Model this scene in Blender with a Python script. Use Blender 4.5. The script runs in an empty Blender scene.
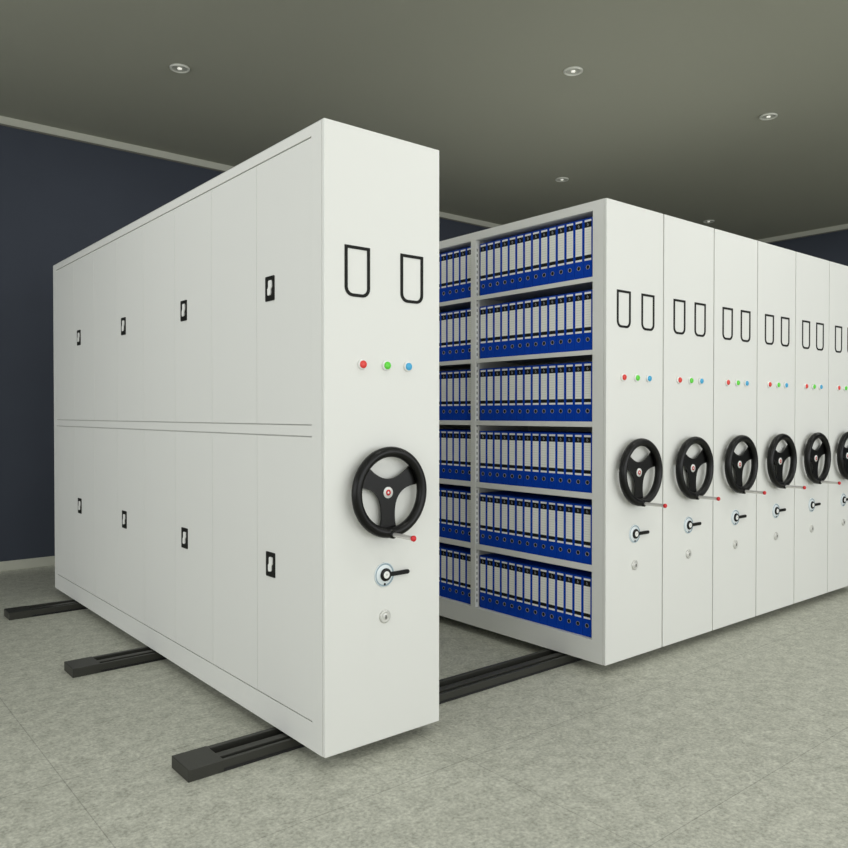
import bpy, bmesh, math
from mathutils import Vector, Matrix
PI = math.pi
scene = bpy.context.scene
COL = scene.collection

# ------------------------------------------------------------------ materials
def lin(c):
    return tuple((v/255/12.92 if v/255 <= .04045 else ((v/255+.055)/1.055)**2.4) for v in c)

def mat(name, rgb, rough=.5, metal=0.0, spec=.5, emit=None, estr=0, bump=None, mottle=0):
    """plain procedural material; rgb is an sRGB albedo 0..255"""
    m = bpy.data.materials.new(name); m.use_nodes = True
    nt = m.node_tree; b = nt.nodes['Principled BSDF']
    c = lin(rgb) + (1,)
    b.inputs['Base Color'].default_value = c
    b.inputs['Roughness'].default_value = rough
    b.inputs['Metallic'].default_value = metal
    b.inputs['Specular IOR Level'].default_value = spec
    if emit:
        b.inputs['Emission Color'].default_value = lin(emit) + (1,)
        b.inputs['Emission Strength'].default_value = estr
    if bump or mottle:
        tc = nt.nodes.new('ShaderNodeTexCoord')
        n = nt.nodes.new('ShaderNodeTexNoise')
        n.inputs['Scale'].default_value = bump[0] if bump else 3
        n.inputs['Detail'].default_value = 4
        nt.links.new(tc.outputs['Object'], n.inputs['Vector'])
        if bump:
            bp = nt.nodes.new('ShaderNodeBump')
            bp.inputs['Strength'].default_value = bump[1]
            bp.inputs['Distance'].default_value = bump[2]
            nt.links.new(n.outputs['Fac'], bp.inputs['Height'])
            nt.links.new(bp.outputs['Normal'], b.inputs['Normal'])
        if mottle:
            mx = nt.nodes.new('ShaderNodeMix'); mx.data_type = 'RGBA'
            mx.inputs['A'].default_value = tuple(v*(1-mottle) for v in c[:3]) + (1,)
            mx.inputs['B'].default_value = tuple(min(1, v*(1+mottle)) for v in c[:3]) + (1,)
            nt.links.new(n.outputs['Fac'], mx.inputs['Factor'])
            nt.links.new(mx.outputs['Result'], b.inputs['Base Color'])
    return m

M = dict(
    steel=mat('powder_coated_steel', (221,222,217), .48, spec=.35, bump=(900, .06, .0004)),
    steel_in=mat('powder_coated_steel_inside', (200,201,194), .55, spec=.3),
    rubber=mat('grey_rubber_seal', (98,99,92), .7, spec=.2),
    rail=mat('dark_rail_metal', (58,58,53), .45, .3, spec=.4),
    groove=mat('black_rail_groove', (8,8,8), .6),
    black=mat('black_plastic', (7,7,6), .34, spec=.28, bump=(500, .1, .0006)),
    ink=mat('black_print', (20,21,17), .6, spec=.2),
    chrome=mat('chrome', (205,205,203), .25, .9),
    rod=mat('brushed_steel_rod', (214,212,208), .35, .6),
    lockm=mat('satin_lock_metal', (205,205,199), .4, .35),
    satin=mat('satin_metal_plate', (218,226,228), .45, .15),
    groovem=mat('grey_blue_ring', (140,160,170), .5),
    red=mat('red_plastic', (205,32,38), .4),
    red_btn=mat('red_button', (222,60,52), .35),
    green_btn=mat('green_button', (96,214,60), .35),
    blue_btn=mat('blue_button', (64,168,214), .35),
    white=mat('white_plastic', (235,236,232), .4),
    cover=mat('blue_binder_cover', (0,62,172), .5, spec=.12),
    ringm=mat('finger_ring_metal', (165,168,172), .4, .6),
    paper=mat('binder_paper', (180,180,172), .9),
    lab=mat('white_label', (242,242,240), .6, spec=.2),
    labg=mat('ruled_label_grey', (240,241,232), .6, spec=.2),
    rule=mat('label_rule_line', (206,208,202), .6, spec=.2),
    ceil=mat('ceiling_paint', (152,153,140), .9, spec=.1, bump=(60, .05, .002)),
    wall=mat('navy_wall_paint', (62,67,77), .8, spec=.25, mottle=.06),
    pale=mat('pale_bounce_paint', (205,205,198), .8, spec=.2),  # unseen walls kept pale to bounce light into the room
    trim=mat('trim_paint', (186,187,174), .6, spec=.3),
    lip=mat('dark_trim_lip', (104,104,96), .7),  # thin darker lip under the cornice
    lampm=mat('lamp_ring', (205,206,196), .4, .1),
    lampi=mat('lamp_reflector', (176,178,168), .4, .1),
    bulb=mat('lamp_bulb', (250,250,240), .4, emit=(255,252,240), estr=.45),
)

def floor_material():
    m = bpy.data.materials.new('stone_floor_tiles'); m.use_nodes = True
    nt = m.node_tree; N = nt.nodes; L = nt.links
    b = N['Principled BSDF']
    tc = N.new('ShaderNodeTexCoord')
    mp = N.new('ShaderNodeMapping'); mp.inputs['Location'].default_value = (-.726+12.1, -1.355+7.8, 0)
    L.new(tc.outputs['Object'], mp.inputs['Vector'])
    br = N.new('ShaderNodeTexBrick')
    br.offset = 0; br.squash = 1
    br.inputs['Scale'].default_value = 1
    br.inputs['Brick Width'].default_value = 1.213
    br.inputs['Row Height'].default_value = .78
    br.inputs['Mortar Size'].default_value = .0022
    br.inputs['Mortar Smooth'].default_value = .3
    br.inputs['Bias'].default_value = 0
    br.inputs['Color1'].default_value = (1,1,1,1); br.inputs['Color2'].default_value = (.975,.975,.975,1)
    br.inputs['Mortar'].default_value = (.68,.68,.68,1)
    L.new(mp.outputs['Vector'], br.inputs['Vector'])
    n1 = N.new('ShaderNodeTexNoise'); n1.inputs['Scale'].default_value = 17; n1.inputs['Detail'].default_value = 9
    n1.inputs['Roughness'].default_value = .68; n1.inputs['Distortion'].default_value = .5
    n2 = N.new('ShaderNodeTexNoise'); n2.inputs['Scale'].default_value = 75; n2.inputs['Detail'].default_value = 5
    n2.inputs['Roughness'].default_value = .7
    L.new(tc.outputs['Object'], n1.inputs['Vector']); L.new(tc.outputs['Object'], n2.inputs['Vector'])
    ad = N.new('ShaderNodeMath'); ad.operation = 'MULTIPLY_ADD'; ad.inputs[1].default_value = .6
    L.new(n2.outputs['Fac'], ad.inputs[0]); 
    sc = N.new('ShaderNodeMath'); sc.operation = 'MULTIPLY'; sc.inputs[1].default_value = .4
    L.new(n1.outputs['Fac'], sc.inputs[0]); L.new(sc.outputs[0], ad.inputs[2])
    rp = N.new('ShaderNodeValToRGB')
    rp.color_ramp.elements[0].position = .38; rp.color_ramp.elements[0].color = lin((146,147,135)) + (1,)
    rp.color_ramp.elements[1].position = .62; rp.color_ramp.elements[1].color = lin((204,205,191)) + (1,)
    L.new(ad.outputs[0], rp.inputs['Fac'])
    mx = N.new('ShaderNodeMix'); mx.data_type = 'RGBA'; mx.blend_type = 'MULTIPLY'; mx.inputs['Factor'].default_value = 1
    L.new(rp.outputs['Color'], mx.inputs['A']); L.new(br.outputs['Color'], mx.inputs['B'])
    L.new(mx.outputs['Result'], b.inputs['Base Color'])
    b.inputs['Roughness'].default_value = .55
    b.inputs['Specular IOR Level'].default_value = .35
    bp = N.new('ShaderNodeBump'); bp.inputs['Strength'].default_value = .25; bp.inputs['Distance'].default_value = .002
    L.new(ad.outputs[0], bp.inputs['Height']); L.new(bp.outputs['Normal'], b.inputs['Normal'])
    return m
M['floor'] = floor_material()

# ------------------------------------------------------------------ mesh helpers
class MB:
    """collects shapes into one mesh; each shape may carry its own material"""
    def __init__(s): s.bm = bmesh.new(); s.mats = []
    def _mi(s, m):
        if m not in s.mats: s.mats.append(m)
        return s.mats.index(m)
    def _faces(s, before, m):
        i = s._mi(m)
        for f in s.bm.faces:
            if f not in before: f.material_index = i
    def box(s, x0, x1, y0, y1, z0, z1, m='steel', bev=0):
        i = s._mi(m)
        v = [s.bm.verts.new(p) for p in ((x0,y0,z0),(x1,y0,z0),(x1,y1,z0),(x0,y1,z0),(x0,y0,z1),(x1,y0,z1),(x1,y1,z1),(x0,y1,z1))]
        fs = [s.bm.faces.new([v[k] for k in q]) for q in ((0,3,2,1),(4,5,6,7),(0,1,5,4),(1,2,6,5),(2,3,7,6),(3,0,4,7))]
        for f in fs: f.material_index = i
        if bev:
            es = list({e for f in fs for e in f.edges})
            r = bmesh.ops.bevel(s.bm, geom=es, offset=bev, segments=2, affect='EDGES', profile=.5)
            for f in r['faces']: f.material_index = i
        return s
    def prism(s, pts, d0, d1, m='black', plane='XZ'):
        """polygon in (a, b) pushed from depth d0 to d1 along the plane's normal"""
        i = s._mi(m)
        f3 = {'XZ': lambda a,b,d: (a,d,b), 'YZ': lambda a,b,d: (d,a,b), 'XY': lambda a,b,d: (a,b,d)}[plane]
        A = [s.bm.verts.new(f3(a,b,d0)) for a,b in pts]; B = [s.bm.verts.new(f3(a,b,d1)) for a,b in pts]
        n = len(pts)
        fs = [s.bm.faces.new(A), s.bm.faces.new(B[::-1])]
        for k in range(n): fs.append(s.bm.faces.new((A[k], B[k], B[(k+1)%n], A[(k+1)%n])))
        for f in fs: f.material_index = i
        return s
    def lathe(s, prof, c, m='black', axis='Y', n=40, mats=None, sm=True):
        """prof: list of (radius, distance along axis); closed at r=0 ends"""
        i = s._mi(m); rings = []
        def P(r, d, a):
            u, w = r*math.cos(a), r*math.sin(a)
            return {'Y': (c[0]+u, c[1]+d, c[2]+w), 'Z': (c[0]+u, c[1]+w, c[2]+d), 'X': (c[0]+d, c[1]+u, c[2]+w)}[axis]
        for r, d in prof:
            rings.append([s.bm.verts.new(P(0, d, 0))] if r < 1e-7 else [s.bm.verts.new(P(r, d, 2*PI*k/n)) for k in range(n)])
        for q in range(len(rings)-1):
            a, b = rings[q], rings[q+1]
            j = i if mats is None else s._mi(mats[q])
            for k in range(n):
                k2 = (k+1) % n
                if len(a) == 1 and len(b) == 1: continue
                if len(a) == 1: f = s.bm.faces.new((a[0], b[k], b[k2]))
                elif len(b) == 1: f = s.bm.faces.new((a[k], b[0], a[k2]))
                else: f = s.bm.faces.new((a[k], b[k], b[k2], a[k2]))
                f.material_index = j; f.smooth = sm
        return s
    def torus(s, c, R, r, m='black', n=64, k=16):
        return s.loop([(c[0]+R*math.cos(2*PI*t/n), c[1], c[2]+R*math.sin(2*PI*t/n)) for t in range(n)], r, m, c, k)
    def loop(s, path, r, m, c, k=16):
        i = s._mi(m); c = Vector(c); rings = []
        for p in path:
            p = Vector(p); o = (p-c).normalized(); y = Vector((0,1,0))
            rings.append([s.bm.verts.new(p + r*(math.cos(2*PI*t/k)*o + math.sin(2*PI*t/k)*y)) for t in range(k)])
        n = len(rings)
        for a in range(n):
            A, B = rings[a], rings[(a+1)%n]
            for t in range(k):
                f = s.bm.faces.new((A[t], B[t], B[(t+1)%k], A[(t+1)%k])); f.material_index = i; f.smooth = True
        return s
    def build(s, name, parent=None, loc=None):
        bmesh.ops.recalc_face_normals(s.bm, faces=s.bm.faces)
        me = bpy.data.meshes.new(name); s.bm.to_mesh(me); s.bm.free()
        for m in s.mats: me.materials.append(M[m])
        o = bpy.data.objects.new(name, me); COL.objects.link(o)
        if parent: o.parent = parent
        if loc: o.location = loc
        return o

def tag(o, label, cat, group=None):
    o['label'] = label; o['category'] = cat
    if group: o['group'] = group
    return o
def struct(o): o['kind'] = 'structure'; return o
def empty(name, loc, label, cat, group=None):
    o = bpy.data.objects.new(name, None); COL.objects.link(o); o.location = loc; o.empty_display_size = .1
    return tag(o, label, cat, group)
def rrect(x0, x1, z0, z1, r, n=6, top=False):
    """rounded rectangle; with top=False only the two bottom corners are round"""
    p = []
    for cx, cz, a0 in ((x0+r, z0+r, PI), (x1-r, z0+r, 1.5*PI)):
        for k in range(n+1):
            a = a0 + k*PI/2/n; p.append((cx+r*math.cos(a), cz+r*math.sin(a)))
    if top:
        for cx, cz, a0 in ((x1-r, z1-r, 0), (x0+r, z1-r, PI/2)):
            for k in range(n+1):
                a = a0 + k*PI/2/n; p.append((cx+r*math.cos(a), cz+r*math.sin(a)))
    else:
        p += [(x1, z1), (x0, z1)]
    return p

# ------------------------------------------------------------------ the room
XL, XR, YF, YB, HC = -3.2, 10.56, -3.2, 7.15, 3.727
T = .2
struct(MB().box(XL-T, XR+T, YF-T, YB+T, -.15, 0, 'floor').build('floor'))
struct(MB().box(XL-T, XR+T, YF-T, YB+T, HC, HC+.2, 'ceil').build('ceiling'))
struct(MB().box(XL, XR, YB, YB+T, 0, HC, 'wall').build('wall_back'))
struct(MB().box(XR, XR+T, YF, YB+T, 0, HC, 'wall').build('wall_right'))
# front wall and left wall (behind and beside the camera) with windows added to admit fill light
def wall_with_hole(name, axis, at0, at1, a0, a1, h0, h1, s0, s1):
    b = MB()
    def bx(u0, u1, z0, z1):
        if axis == 'Y': b.box(u0, u1, at0, at1, z0, z1, 'pale')
        else: b.box(at0, at1, u0, u1, z0, z1, 'pale')
    bx(a0, h0, 0, HC); bx(h1, a1, 0, HC); bx(h0, h1, 0, s0); bx(h0, h1, s1, HC)
    return struct(b.build(name))
FW = (-1.0, 9.6, .35, 3.35)
LW = (-2.0, 6.6, .35, 3.35)
wall_with_hole('wall_front', 'Y', YF-T, YF, XL-T, XR+T, FW[0], FW[1], FW[2], FW[3])
wall_with_hole('wall_left', 'X', XL-T, XL, YF, YB+T, LW[0], LW[1], LW[2], LW[3])
def added_window(name, axis, at, w, n):
    b = MB(); u0, u1, z0, z1 = w
    def bx(a0, a1, c0, c1):
        if axis == 'Y': b.box(a0, a1, at-.04, at+.04, c0, c1, 'trim')
        else: b.box(at-.04, at+.04, a0, a1, c0, c1, 'trim')
    bx(u0, u1, z0, z0+.06); bx(u0, u1, z1-.06, z1)
    for k in range(n+1):
        c = u0+.03 + (u1-u0-.06)*k/n; bx(c-.03, c+.03, z0+.06, z1-.06)
    return struct(b.build(name))
added_window('added_window_1', 'Y', YF-.1, FW, 5)  # unseen windows, made up as openings for the fill lights
added_window('added_window_2', 'X', XL-.1, LW, 4)
# cornice and skirting
def cornice(name, f):
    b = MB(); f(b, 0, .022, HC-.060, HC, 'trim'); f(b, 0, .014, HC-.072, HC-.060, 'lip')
    return struct(b.build(name))
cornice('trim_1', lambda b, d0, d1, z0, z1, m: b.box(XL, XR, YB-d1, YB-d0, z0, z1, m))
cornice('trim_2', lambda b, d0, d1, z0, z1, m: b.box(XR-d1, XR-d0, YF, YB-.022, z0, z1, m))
struct(MB().box(XL, XR, YB-.015, YB, 0, .078, 'trim', .003).build('baseboard_back'))
struct(MB().box(XR-.015, XR, YF, YB-.015, 0, .078, 'trim', .003).build('baseboard_right'))

# downlights
DL = [((2.19,5.37), 'round recessed downlight above the left end of the tall double-door cabinet, leftmost'),
      ((4.37,3.63), 'round recessed downlight in the ceiling, nearest the camera and high in the middle'),
      ((6.27,3.16), 'round recessed downlight in the ceiling, rightmost of the large ones, high at right'),
      ((6.29,5.37), 'small round recessed downlight in the ceiling just above the open binder shelves'),
      ((9.09,5.35), 'most distant round downlight, its rim peeking over the closed shelving units at right')]
for (x, y), lab in DL:
    r = empty('ceiling_downlight', (x*.9945, y*.9945, HC), lab, 'ceiling light', 'recessed ceiling downlights')
    MB().lathe([(.0,0),(.066,0),(.069,-.003),(.068,-.011),(.063,-.014),(.056,-.0135),(.052,-.009)], (0,0,0), 'lampm', 'Z', 40).build('trim_ring', r)
    MB().lathe([(.052,-.009),(.046,-.007),(.030,-.006),(.016,-.006)], (0,0,0), 'lampi', 'Z', 40).build('reflector', r)
    MB().lathe([(.016,-.006),(.015,-.012),(.008,-.0145),(0,-.015)], (0,0,0), 'bulb', 'Z', 24).build('bulb', r)

# ------------------------------------------------------------------ floor rails
RH = .043
RL = ((2.618, 'black steel floor rail nearest the camera, running under the front ends of the cabinets'),
      (4.020, 'black steel floor rail under the middle of the double-door cabinet, its square end block showing'),
      (5.400, 'black steel floor rail farthest back, nearest the dark blue-grey wall'))
X_RAIL = 6.75
for y, lab in RL:
    r = empty('floor_rail', (1.09, y, 0), lab, 'rail', 'steel floor rails under the cabinets')
    L = X_RAIL-1.09
    b = MB()
    b.box(0, L, 0, .15, 0, .012, 'groove')
    b.box(.0, L, 0, .016, .012, RH, 'rail', .0015)
    b.box(.0, L, .038, .074, .012, RH, 'rail', .0015)
    b.box(.0, L, .128, .15, .012, RH, 'rail', .0015)
    b.build('track', r)
    MB().box(-.002, .132, -.001, .151, 0, RH+.002, 'rail', .002).build('end_block', r)
    MB().box(L-.132, L+.002, -.001, .151, 0, RH+.002, 'rail', .002).build('end_block', r)

# ------------------------------------------------------------------ cabinets
Y0, LEN, ZB, ZT = 2.381, 3.598, .05, 2.35

def bez(p0, c, p2, n=14):
    return [((1-t)**2*p0[0]+2*t*(1-t)*c[0]+t*t*p2[0], (1-t)**2*p0[1]+2*t*(1-t)*c[1]+t*t*p2[1]) for t in (k/n for k in range(1, n))]
def pol(r, deg): return (r*math.cos(math.radians(deg)), r*math.sin(math.radians(deg)))
def spoke_outline():
    p = []
    ro, ri = .153, .140
    for a0, a1, c, a2 in ((9, 43, (0,0), 133), (133, 171, (-.007,.020), 255), (255, 285, (.007,.020), 369)):
        p += [pol(ro, a0 + (a1-a0)*k/5) for k in range(6)]
        p += bez(pol(ri, a1), c, pol(ri, a2))
    return p

PLATE_MESH = {}
def controls(root, w):
    """everything fixed to the front of an end plate of width w (root origin: plate's lower left front corner on the floor)"""
    cx = w/2
    def add(key, make, name, parent, loc):
        if key not in PLATE_MESH:
            o = make().build(name, parent, loc); PLATE_MESH[key] = o.data
            return o
        o = bpy.data.objects.new(name, PLATE_MESH[key]); COL.objects.link(o); o.parent = parent; o.location = loc
        return o
    # printed label frames
    def frame():
        b = MB(); i = b._mi('ink')
        O = rrect(-.0565, .0565, -.0935, .0935, .034); I = rrect(-.0437, .0437, -.0820, .0820, .023)
        n = len(O)
        lo = [b.bm.verts.new((x, 0, z)) for x, z in O]; li = [b.bm.verts.new((x, 0, z)) for x, z in I]
        ho = [b.bm.verts.new((x, -.0025, z)) for x, z in O]; hi = [b.bm.verts.new((x, -.0025, z)) for x, z in I]
        for k in range(n):
            j = (k+1) % n
            for q in ((ho[k],ho[j],hi[j],hi[k]), (lo[k],lo[j],ho[j],ho[k]), (li[k],hi[k],hi[j],li[j]), (lo[k],li[k],li[j],lo[j])):
                b.bm.faces.new(q)
        return b
    sp = .1285 if w > .5 else .1025
    for dx in (-sp, sp):
        add('frame', frame, 'label_frame', root, (cx+dx, 0, 1.8175))
    # push buttons
    for key, dx in (('red_btn', -.109), ('green_btn', .003), ('blue_btn', .106)):
        o = add('but'+key, lambda: MB().lathe([(.0,0),(.019,0),(.019,-.006),(.016,-.009),(.0145,-.009),(.0145,-.013),(.012,-.0155),(0,-.016)],
                (0,0,0), key, 'Y', 28, ['white','white','white','white',key,key,key]), 'indicator_button', root, (cx+dx, 0, 1.476))
        o['label'] = key.split('_')[0] + ' indicator button'
    # hand wheel
    hx = cx - .007
    hw = add('wheel', lambda: MB().torus((0,0,0), .1525, .0200), 'handwheel', root, (hx, -.040, .9975))
    def spokes():
        b = MB(); b.prism(spoke_outline(), .012, .0195, 'black')
        b.lathe([(0,.040),(.030,.040),(.030,.0195)], (0,0,0), 'black', 'Y', 28)
        return b
    add('spokes', spokes, 'spokes', hw, (0,0,0))
    o = add('hub', lambda: MB().lathe([(0,.012),(.0215,.012),(.0215,.0095),(.0115,.0092),(.0115,.0087),(.0045,.0086),(.0045,.0082),(0,.0082)], (0,0,0), 'white', 'Y', 32,
            ['white','white','white','red','red','white','white']), 'hub_badge', hw, (-.002,0,-.002))
    o['label'] = 'white round hub badge with a red ring'
    def crank():
        b = MB(); b.lathe([(0,.012),(.0155,.012),(.0155,-.020),(.012,-.024),(.0075,-.025)], (0,0,0), 'black', 'Y', 24)
        b.lathe([(.0085,-.024),(.0080,-.130)], (0,0,0), 'rod', 'Y', 20)
        b.lathe([(.0080,-.133),(.0105,-.134),(.0110,-.142),(.008,-.145),(0,-.146)], (0,0,0), 'red', 'Y', 20)
        return b
    o = add('crank', crank, 'crank_handle', hw, (.001, 0, -.158))
    o['label'] = 'chrome crank handle with a red end cap'
    # locking lever on its round plate
    def lplate():
        b = MB(); b.lathe([(0,0),(.047,0),(.047,-.002),(.044,-.0035),(.040,-.0025),(.038,-.0025),(.036,-.0035),(.0,-.0035)], (0,0,0), 'satin', 'Y', 44,
                ['satin','satin','satin','groovem','groovem','satin','satin'])
        b.lathe([(.0045,-.0034),(.0045,-.0045),(0,-.0045)], (0,0,-.036), 'ink', 'Y', 16)
        return b
    pl = add('lplate', lplate, 'lever_plate', root, (cx-.006, 0, .680))
    def lever():
        b = MB(); b.lathe([(0,-.0035),(.0245,-.0035),(.0250,-.006),(.0240,-.009),(.021,-.0105),(.0135,-.0108)], (0,0,0), 'black', 'Y', 32)
        # arm
        pts = [(.018,-.0095),(.018,.0095)] + [pol(.0085, a) for a in ()]
        top = [(.020,.0080),(.100,.0085)] + [(.103+.0085*math.cos(math.radians(a)), .0085*math.sin(math.radians(a))) for a in (80,50,20,0,-20,-50,-80)] + [(.100,-.0085),(.020,-.0080)]
        b.prism(top, -.0045, -.0105, 'black')
        return b
    lv = add('lever', lever, 'locking_lever', pl, (.004, 0, 0))
    lv['label'] = 'black locking lever turned to the right'
    o = add('lkey', lambda: MB().lathe([(0,-.0100),(.0140,-.0100),(.0140,-.0115),(.012,-.0120),(.0045,-.0120),(.0035,-.0112),(0,-.0112)], (0,0,0), 'chrome', 'Y', 24,
            ['white','white','white','white','lockm','lockm']), 'key_cylinder', pl, (.004, 0, 0))
    def lock():
        b = MB(); b.lathe([(0,0),(.0255,0),(.0255,-.003),(.022,-.006),(.017,-.0065),(.0155,-.0055),(.012,-.0065),(.008,-.008),(0,-.0085)], (0,0,0), 'lockm', 'Y', 32)
        b.box(-.0017, .0017, -.0105, -.006, -.007, .007, 'ink')
        return b
    add('lock', lock, 'key_lock', root, (cx-.004, 0, .520))

def chassis(root, w):
    """wheels that run in the rail grooves, hidden inside the hollow base"""
    for y, _ in RL:
        for sx in (.09, w-.09):
            MB().lathe([(0,-.012),(.018,-.012),(.0185,0),(.018,.012),(0,.012)], (0,0,0), 'chrome', 'Y', 20).build('wheel', root, (sx, y+.101-Y0, .0125+.0185))

# --- the free-standing double-door cabinet on the left
LX, LWD = 1.501, .543
cab = empty('mobile_cabinet', (LX, Y0, 0), 'long tall grey-white mobile cabinet with eight pairs of closed doors, standing apart at left', 'cabinet')
def local(b, *a): pass
body = MB()
IN = .012
ye = LEN-.018
body.box(IN, LWD-IN, .018, ye, ZB+.002, ZT-.002, 'steel_in')
STR = ((.018, .0865, ZB, ZT), (3.524, ye, ZB, ZT), (.0865, 3.524, 2.307, ZT), (.0865, 3.524, 1.211, 1.249), (.0865, 3.524, ZB, .154))
for side in (0, 1):
    x0, x1 = ((0, IN) if side == 0 else (LWD-IN, LWD))
    for a0, a1, z0, z1 in STR: body.box(x0, x1, a0, a1, z0, z1, 'steel')
body.box(0, LWD, .018, ye, ZT-.002, ZT, 'steel')
body.build('carcass', cab)
MB().box(0, LWD, 0, .018, ZB, ZT, 'steel', .0035).build('end_panel', cab)
MB().box(0, LWD, ye, LEN, ZB, ZT, 'steel', .0035).build('end_panel', cab)
chassis(cab, LWD)
controls(cab, LWD)
MODW = (3.524-.0865)/4
def recess(side):
    b = MB(); s = -1 if side == 0 else 1
    # black surround with a pale turn key in it
    b.prism(rrect(-.036, .036, -.049, .049, .004, 3, True), 0, s*.0035, 'ink', 'YZ')
    return b
def key_mb(side):
    b = MB(); s = -1 if side == 0 else 1
    b.prism([(-.0100,-.026),(.0060,-.028),(.0102,-.022),(.0102,-.002),(.0050,.002),(.0034,.008),(.0034,.027),(-.0010,.031),(-.0180,.031),(-.0217,.026),(-.0217,.004),(-.0160,-.001),(-.0136,-.006),(-.0136,-.022)], s*.003, s*.008, 'white', 'YZ')
    return b
for side in (0, 1):
    xa, xb = ((.0005, IN) if side == 0 else (LWD-IN, LWD-.0005))
    xf = .0005 if side == 0 else LWD-.0005
    for z0, z1, zh in ((1.2535, 2.3015, 1.790), (.1585, 1.2060, .692)):
        for m in range(4):
            a = .0865 + MODW*m
            for h in (0, 1):
                y0 = a + MODW/2*h + .0010; y1 = a + MODW/2*(h+1) - .0010
                d = MB().box(xa, xb, y0, y1, z0, z1, 'steel', .0008).build('door', cab)
                if (h == 0):
                    hd = recess(side).build('door_handle', d, (xf, a+.3135, zh)); hd['label'] = 'black recessed handle plate with a white turn key'
                    k_ = key_mb(side); 
                    # the key is pale and sits inside the handle plate
                    me = hd.data
                    bm = bmesh.new(); bm.from_mesh(me)
                    me2 = bpy.data.meshes.new('tmp'); k_.bm.to_mesh(me2); k_.bm.free()
                    n0 = len(bm.faces); bm.from_mesh(me2); bm.faces.ensure_lookup_table()
                    for f in bm.faces[n0:]: f.material_index = 1
                    bmesh.ops.recalc_face_normals(bm, faces=bm.faces)
                    bm.to_mesh(me); bm.free(); me.materials.append(M['white']); bpy.data.meshes.remove(me2)

# --- the closed row on the right
RX = 3.122
OFF = (0, .4905, .990, 1.487, 1.984, 2.4800, 2.9770)
NAMES = ['grey-white mobile shelving unit with open shelves of blue binders, first of the closed row',
         'grey-white end of the closed mobile shelving unit directly right of the open-shelved one',
         'middle closed mobile shelving unit of the row, its grey-white end panel third from the left',
         'fourth mobile shelving unit of the closed row counted from the open-shelved one',
         'fifth mobile shelving unit of the closed row counted from the open-shelved one',
         'last mobile shelving unit of the closed row, at the far right edge of the view']
SHELF = (1.977, 1.613, 1.251, .889, .526)
LIP = (0, 0, .003, .007, .009)
BOT = .161
POSTS = (.954, 1.8145, 2.6755)      # centres, measured from Y0
BAYS = []
e = .085
for p in list(POSTS) + [None]:
    e1 = (p-.020) if p else 3.514
    BAYS.append((e, e1)); e = (p+.020) if p else None
for i in range(6):
    w = OFF[i+1]-OFF[i]-.009
    u = empty('mobile_shelving_unit', (RX+OFF[i], Y0, 0), NAMES[i], 'shelving unit', 'mobile shelving units of the closed row')
    MB().box(0, w, 0, .018, ZB, ZT, 'steel', .0035).build('end_panel', u)
    MB().box(0, w, ye, LEN, ZB, ZT, 'steel', .0035).build('end_panel', u)
    b = MB()
    if i == 0:
        b.box(0, w, .018, .085, ZB, ZT, 'steel'); b.box(0, w, 3.514, ye, ZB, ZT, 'steel')
        b.box(0, w, .085, 3.514, 2.304, ZT, 'steel'); b.box(0, w, .085, 3.514, ZB, BOT, 'steel')
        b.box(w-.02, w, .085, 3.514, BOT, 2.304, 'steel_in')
        b.build('carcass', u)
        for p in POSTS:
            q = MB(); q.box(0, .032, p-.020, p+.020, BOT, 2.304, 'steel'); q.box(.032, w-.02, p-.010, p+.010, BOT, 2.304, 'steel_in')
            z = BOT+.03
            while z < 2.27:
                q.box(.010, .0165, p-.0203, p-.0198, z, z+.016, 'rubber'); z += .032
            q.build('upright_post', u)
        for z, lp in zip(SHELF, LIP):
            for (a0, a1), k in zip(BAYS, range(4)):
                # shelf between the posts; its rear half keeps clear of the thin divider
                MB().box(.006, w-.02, a0, a1, z-.010, z, 'steel').box(.002, .006, a0, a1, z-.024, z+lp, 'steel', .001).build('shelf', u)
    else:
        b.box(0, w, .018, ye, ZB, ZT, 'steel'); b.build('carcass', u)
    if i < 5: MB().box(w, w+.009, .008, .030, ZB+.004, ZT-.006, 'rubber').build('seal_strip', u)
    chassis(u, w)
    controls(u, w)

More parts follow.
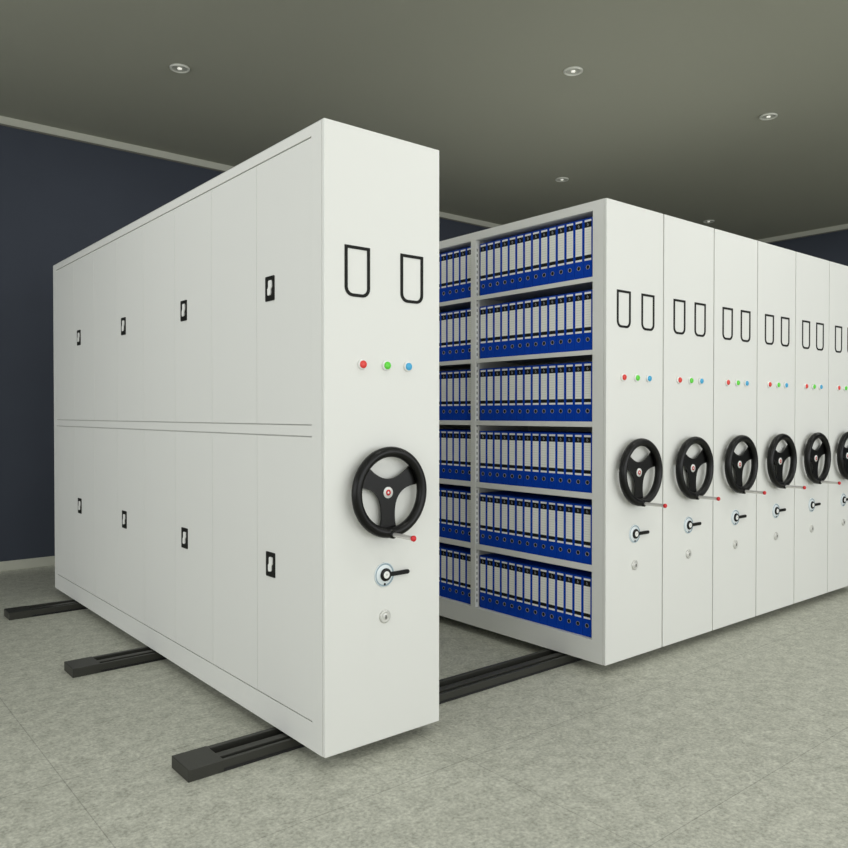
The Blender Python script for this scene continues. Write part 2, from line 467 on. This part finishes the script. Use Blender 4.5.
# ------------------------------------------------------------------ binders
BW, BH, BD, PITCH = .0575, .304, .285, .0585
def make_binder():
    r = empty('ring_binder', (0,0,0), 'blue lever-arch binder', 'binder')
    c = MB()
    h = BW/2
    c.box(0, .006, -h, h, 0, BH, 'cover', .0024); c.box(.006, BD, -h+.0025, h-.0025, BH-.004, BH-.001, 'cover'); c.box(.006, BD, -h, -h+.0025, 0, BH, 'cover'); c.box(.006, BD, h-.0025, h, 0, BH, 'cover')
    c.build('cover', r)
    MB().box(.030, BD-.010, -h+.004, h-.006, .004, BH-.020, 'paper').build('pages', r)
    s = MB()
    # spine label, from its top edge down: white, black header, ruled area, black band, white
    rows = [(.293,.302-.0155,'lab')]
    z = .2955
    def strip(z1, z0, m, y0=-.0210, y1=.0210): s.box(-.0008, 0, y0, y1, z0, z1, m)
    strip(.2955, .2855, 'lab'); strip(.2855, .2560, 'ink')
    strip(.2560, .1180, 'lab', -.0210, -.0175); strip(.2560, .1180, 'lab', .0175, .0210)
    n = 11; hh = (.2560-.1180)/n
    for k in range(n):
        t = .2560-hh*k; strip(t, t-hh+.0016, 'labg', -.0175, .0175); strip(t-hh+.0016, t-hh, 'rule', -.0175, .0175)
    strip(.1180, .1000, 'ink'); strip(.1000, .0900, 'lab')
    # small pale emblem in the header: a ring with a stem
    for k in range(10):
        a0, a1 = 2*PI*k/10, 2*PI*(k+1)/10
        f = lambda r_, a: (r_*math.cos(a), .2690+r_*math.sin(a))
        s.prism([f(.0032,a0), f(.0058,a0), f(.0058,a1), f(.0032,a1)], -.0008, -.0011, 'ringm', 'YZ')
    s.prism([(.0030,.2700),(.0056,.2700),(.0030,.2795),(.0005,.2795)], -.0008, -.0011, 'ringm', 'YZ')
    s.build('spine_label', r)
    # finger ring
    g = MB(); g.lathe([(.0115,0),(.0115,-.0012),(.0096,-.0014),(.0090,-.0004),(0,-.0004)], (0,0,.056), 'ringm', 'X', 22, ['ringm','ringm','ringm','ink'])
    o = g.build('finger_ring', r); o['label'] = 'metal finger ring around a dark hole'
    return r
def copy_tree(o, parent=None):
    c = o.copy(); COL.objects.link(c); c.parent = parent
    for ch in list(o.children): copy_tree(ch, c)
    return c
ORD = ['first','second','third','fourth','fifth','sixth','seventh','eighth','ninth','tenth','eleventh','twelfth','thirteenth','fourteenth']
ROWN = ['top shelf', 'second shelf from the top', 'third shelf from the top', 'fourth shelf from the top', 'fifth shelf from the top', 'bottom shelf']
proto = make_binder(); used = False
for lvl, z in enumerate(list(SHELF) + [BOT]):
    for bay in (0, 1):
        yc0 = Y0 - .004 + BAYS[bay][0] + (.053 if bay == 0 else .0395)
        for k in range(14 if bay == 0 else 13):
            o = proto if not used else copy_tree(proto); used = True
            o.location = (RX+.024, yc0 + PITCH*k, z+.0005)
            if bay == 0:
                o['label'] = 'blue binder, %s right of the upright post on the %s' % (ORD[13-k], ROWN[lvl])
                o['group'] = 'binders right of the post, ' + ROWN[lvl]
            else:
                o['label'] = 'blue binder, %s left of the upright post on the %s' % (ORD[k], ROWN[lvl])
                o['group'] = 'binders left of the post, ' + ROWN[lvl]

# ------------------------------------------------------------------ light
def area(name, loc, rot, sx, sy, power, col=(1,1,1), spread=180):
    l = bpy.data.lights.new(name, 'AREA'); l.shape = 'RECTANGLE'; l.size = sx; l.size_y = sy; l.energy = power; l.color = col
    l.spread = math.radians(spread)
    o = bpy.data.objects.new(name, l); COL.objects.link(o); o.location = loc; o.rotation_euler = rot
    return o
LAMP = 13
FILL_COL = (1.0, 1.0, 1.0)
area('front_fill_light', ((FW[0]+FW[1])/2, YF-.25, (FW[2]+FW[3])/2), (PI/2, 0, 0), FW[1]-FW[0]-.1, FW[3]-FW[2]-.1, 285, FILL_COL)  # unseen fill lamp added outside the front opening
area('left_fill_light', (XL-.25, (LW[0]+LW[1])/2, (LW[2]+LW[3])/2), (PI/2, 0, -PI/2), LW[1]-LW[0]-.1, LW[3]-LW[2]-.1, 175, FILL_COL)  # unseen fill lamp added outside the left opening
for x, y in [p for p, _ in DL] + [(.1,3.5),(0,1.3),(2.2,1.3),(4.4,1.3),(6.3,.9),(8.7,1.3),(8.9,3.2),(0,-1),(2.2,-1),(4.4,-1),(6.4,-1)]:  # lamps at the modelled downlights, then unseen fill lamps added overhead
    l = bpy.data.lights.new('downlight_and_fill_lamp', 'AREA'); l.shape = 'DISK'; l.size = .16; l.energy = LAMP; l.color = (1,.995,.975)
    o = bpy.data.objects.new('downlight_and_fill_lamp', l); COL.objects.link(o); o.location = (x, y, HC-.022)
w = bpy.data.worlds.new('world'); scene.world = w; w.use_nodes = True
w.node_tree.nodes['Background'].inputs['Color'].default_value = (.8, .9, 1, 1)
w.node_tree.nodes['Background'].inputs['Strength'].default_value = .5

# ------------------------------------------------------------------ camera
pi_, ya = math.radians(-.729), math.radians(39.505)
F = Vector((math.sin(ya)*math.cos(pi_), math.cos(ya)*math.cos(pi_), math.sin(pi_)))
R = Vector((math.cos(ya), -math.sin(ya), 0)); U = R.cross(F)
cd = bpy.data.cameras.new('camera'); cd.sensor_width = 36; cd.sensor_fit = 'HORIZONTAL'; cd.lens = 779.0/848*36
cam = bpy.data.objects.new('camera', cd); COL.objects.link(cam)
m = Matrix.Identity(4)
for i in range(3): m[i][0], m[i][1], m[i][2] = R[i], U[i], -F[i]
m.translation = Vector((0, 0, 1.2917)); cam.matrix_world = m
cd.clip_start = .05; cd.clip_end = 100
scene.camera = cam
vs = scene.view_settings
vs.view_transform = 'Standard'; vs.look = 'None'; vs.gamma = 1; vs.exposure = -.19; vs.use_curve_mapping = False
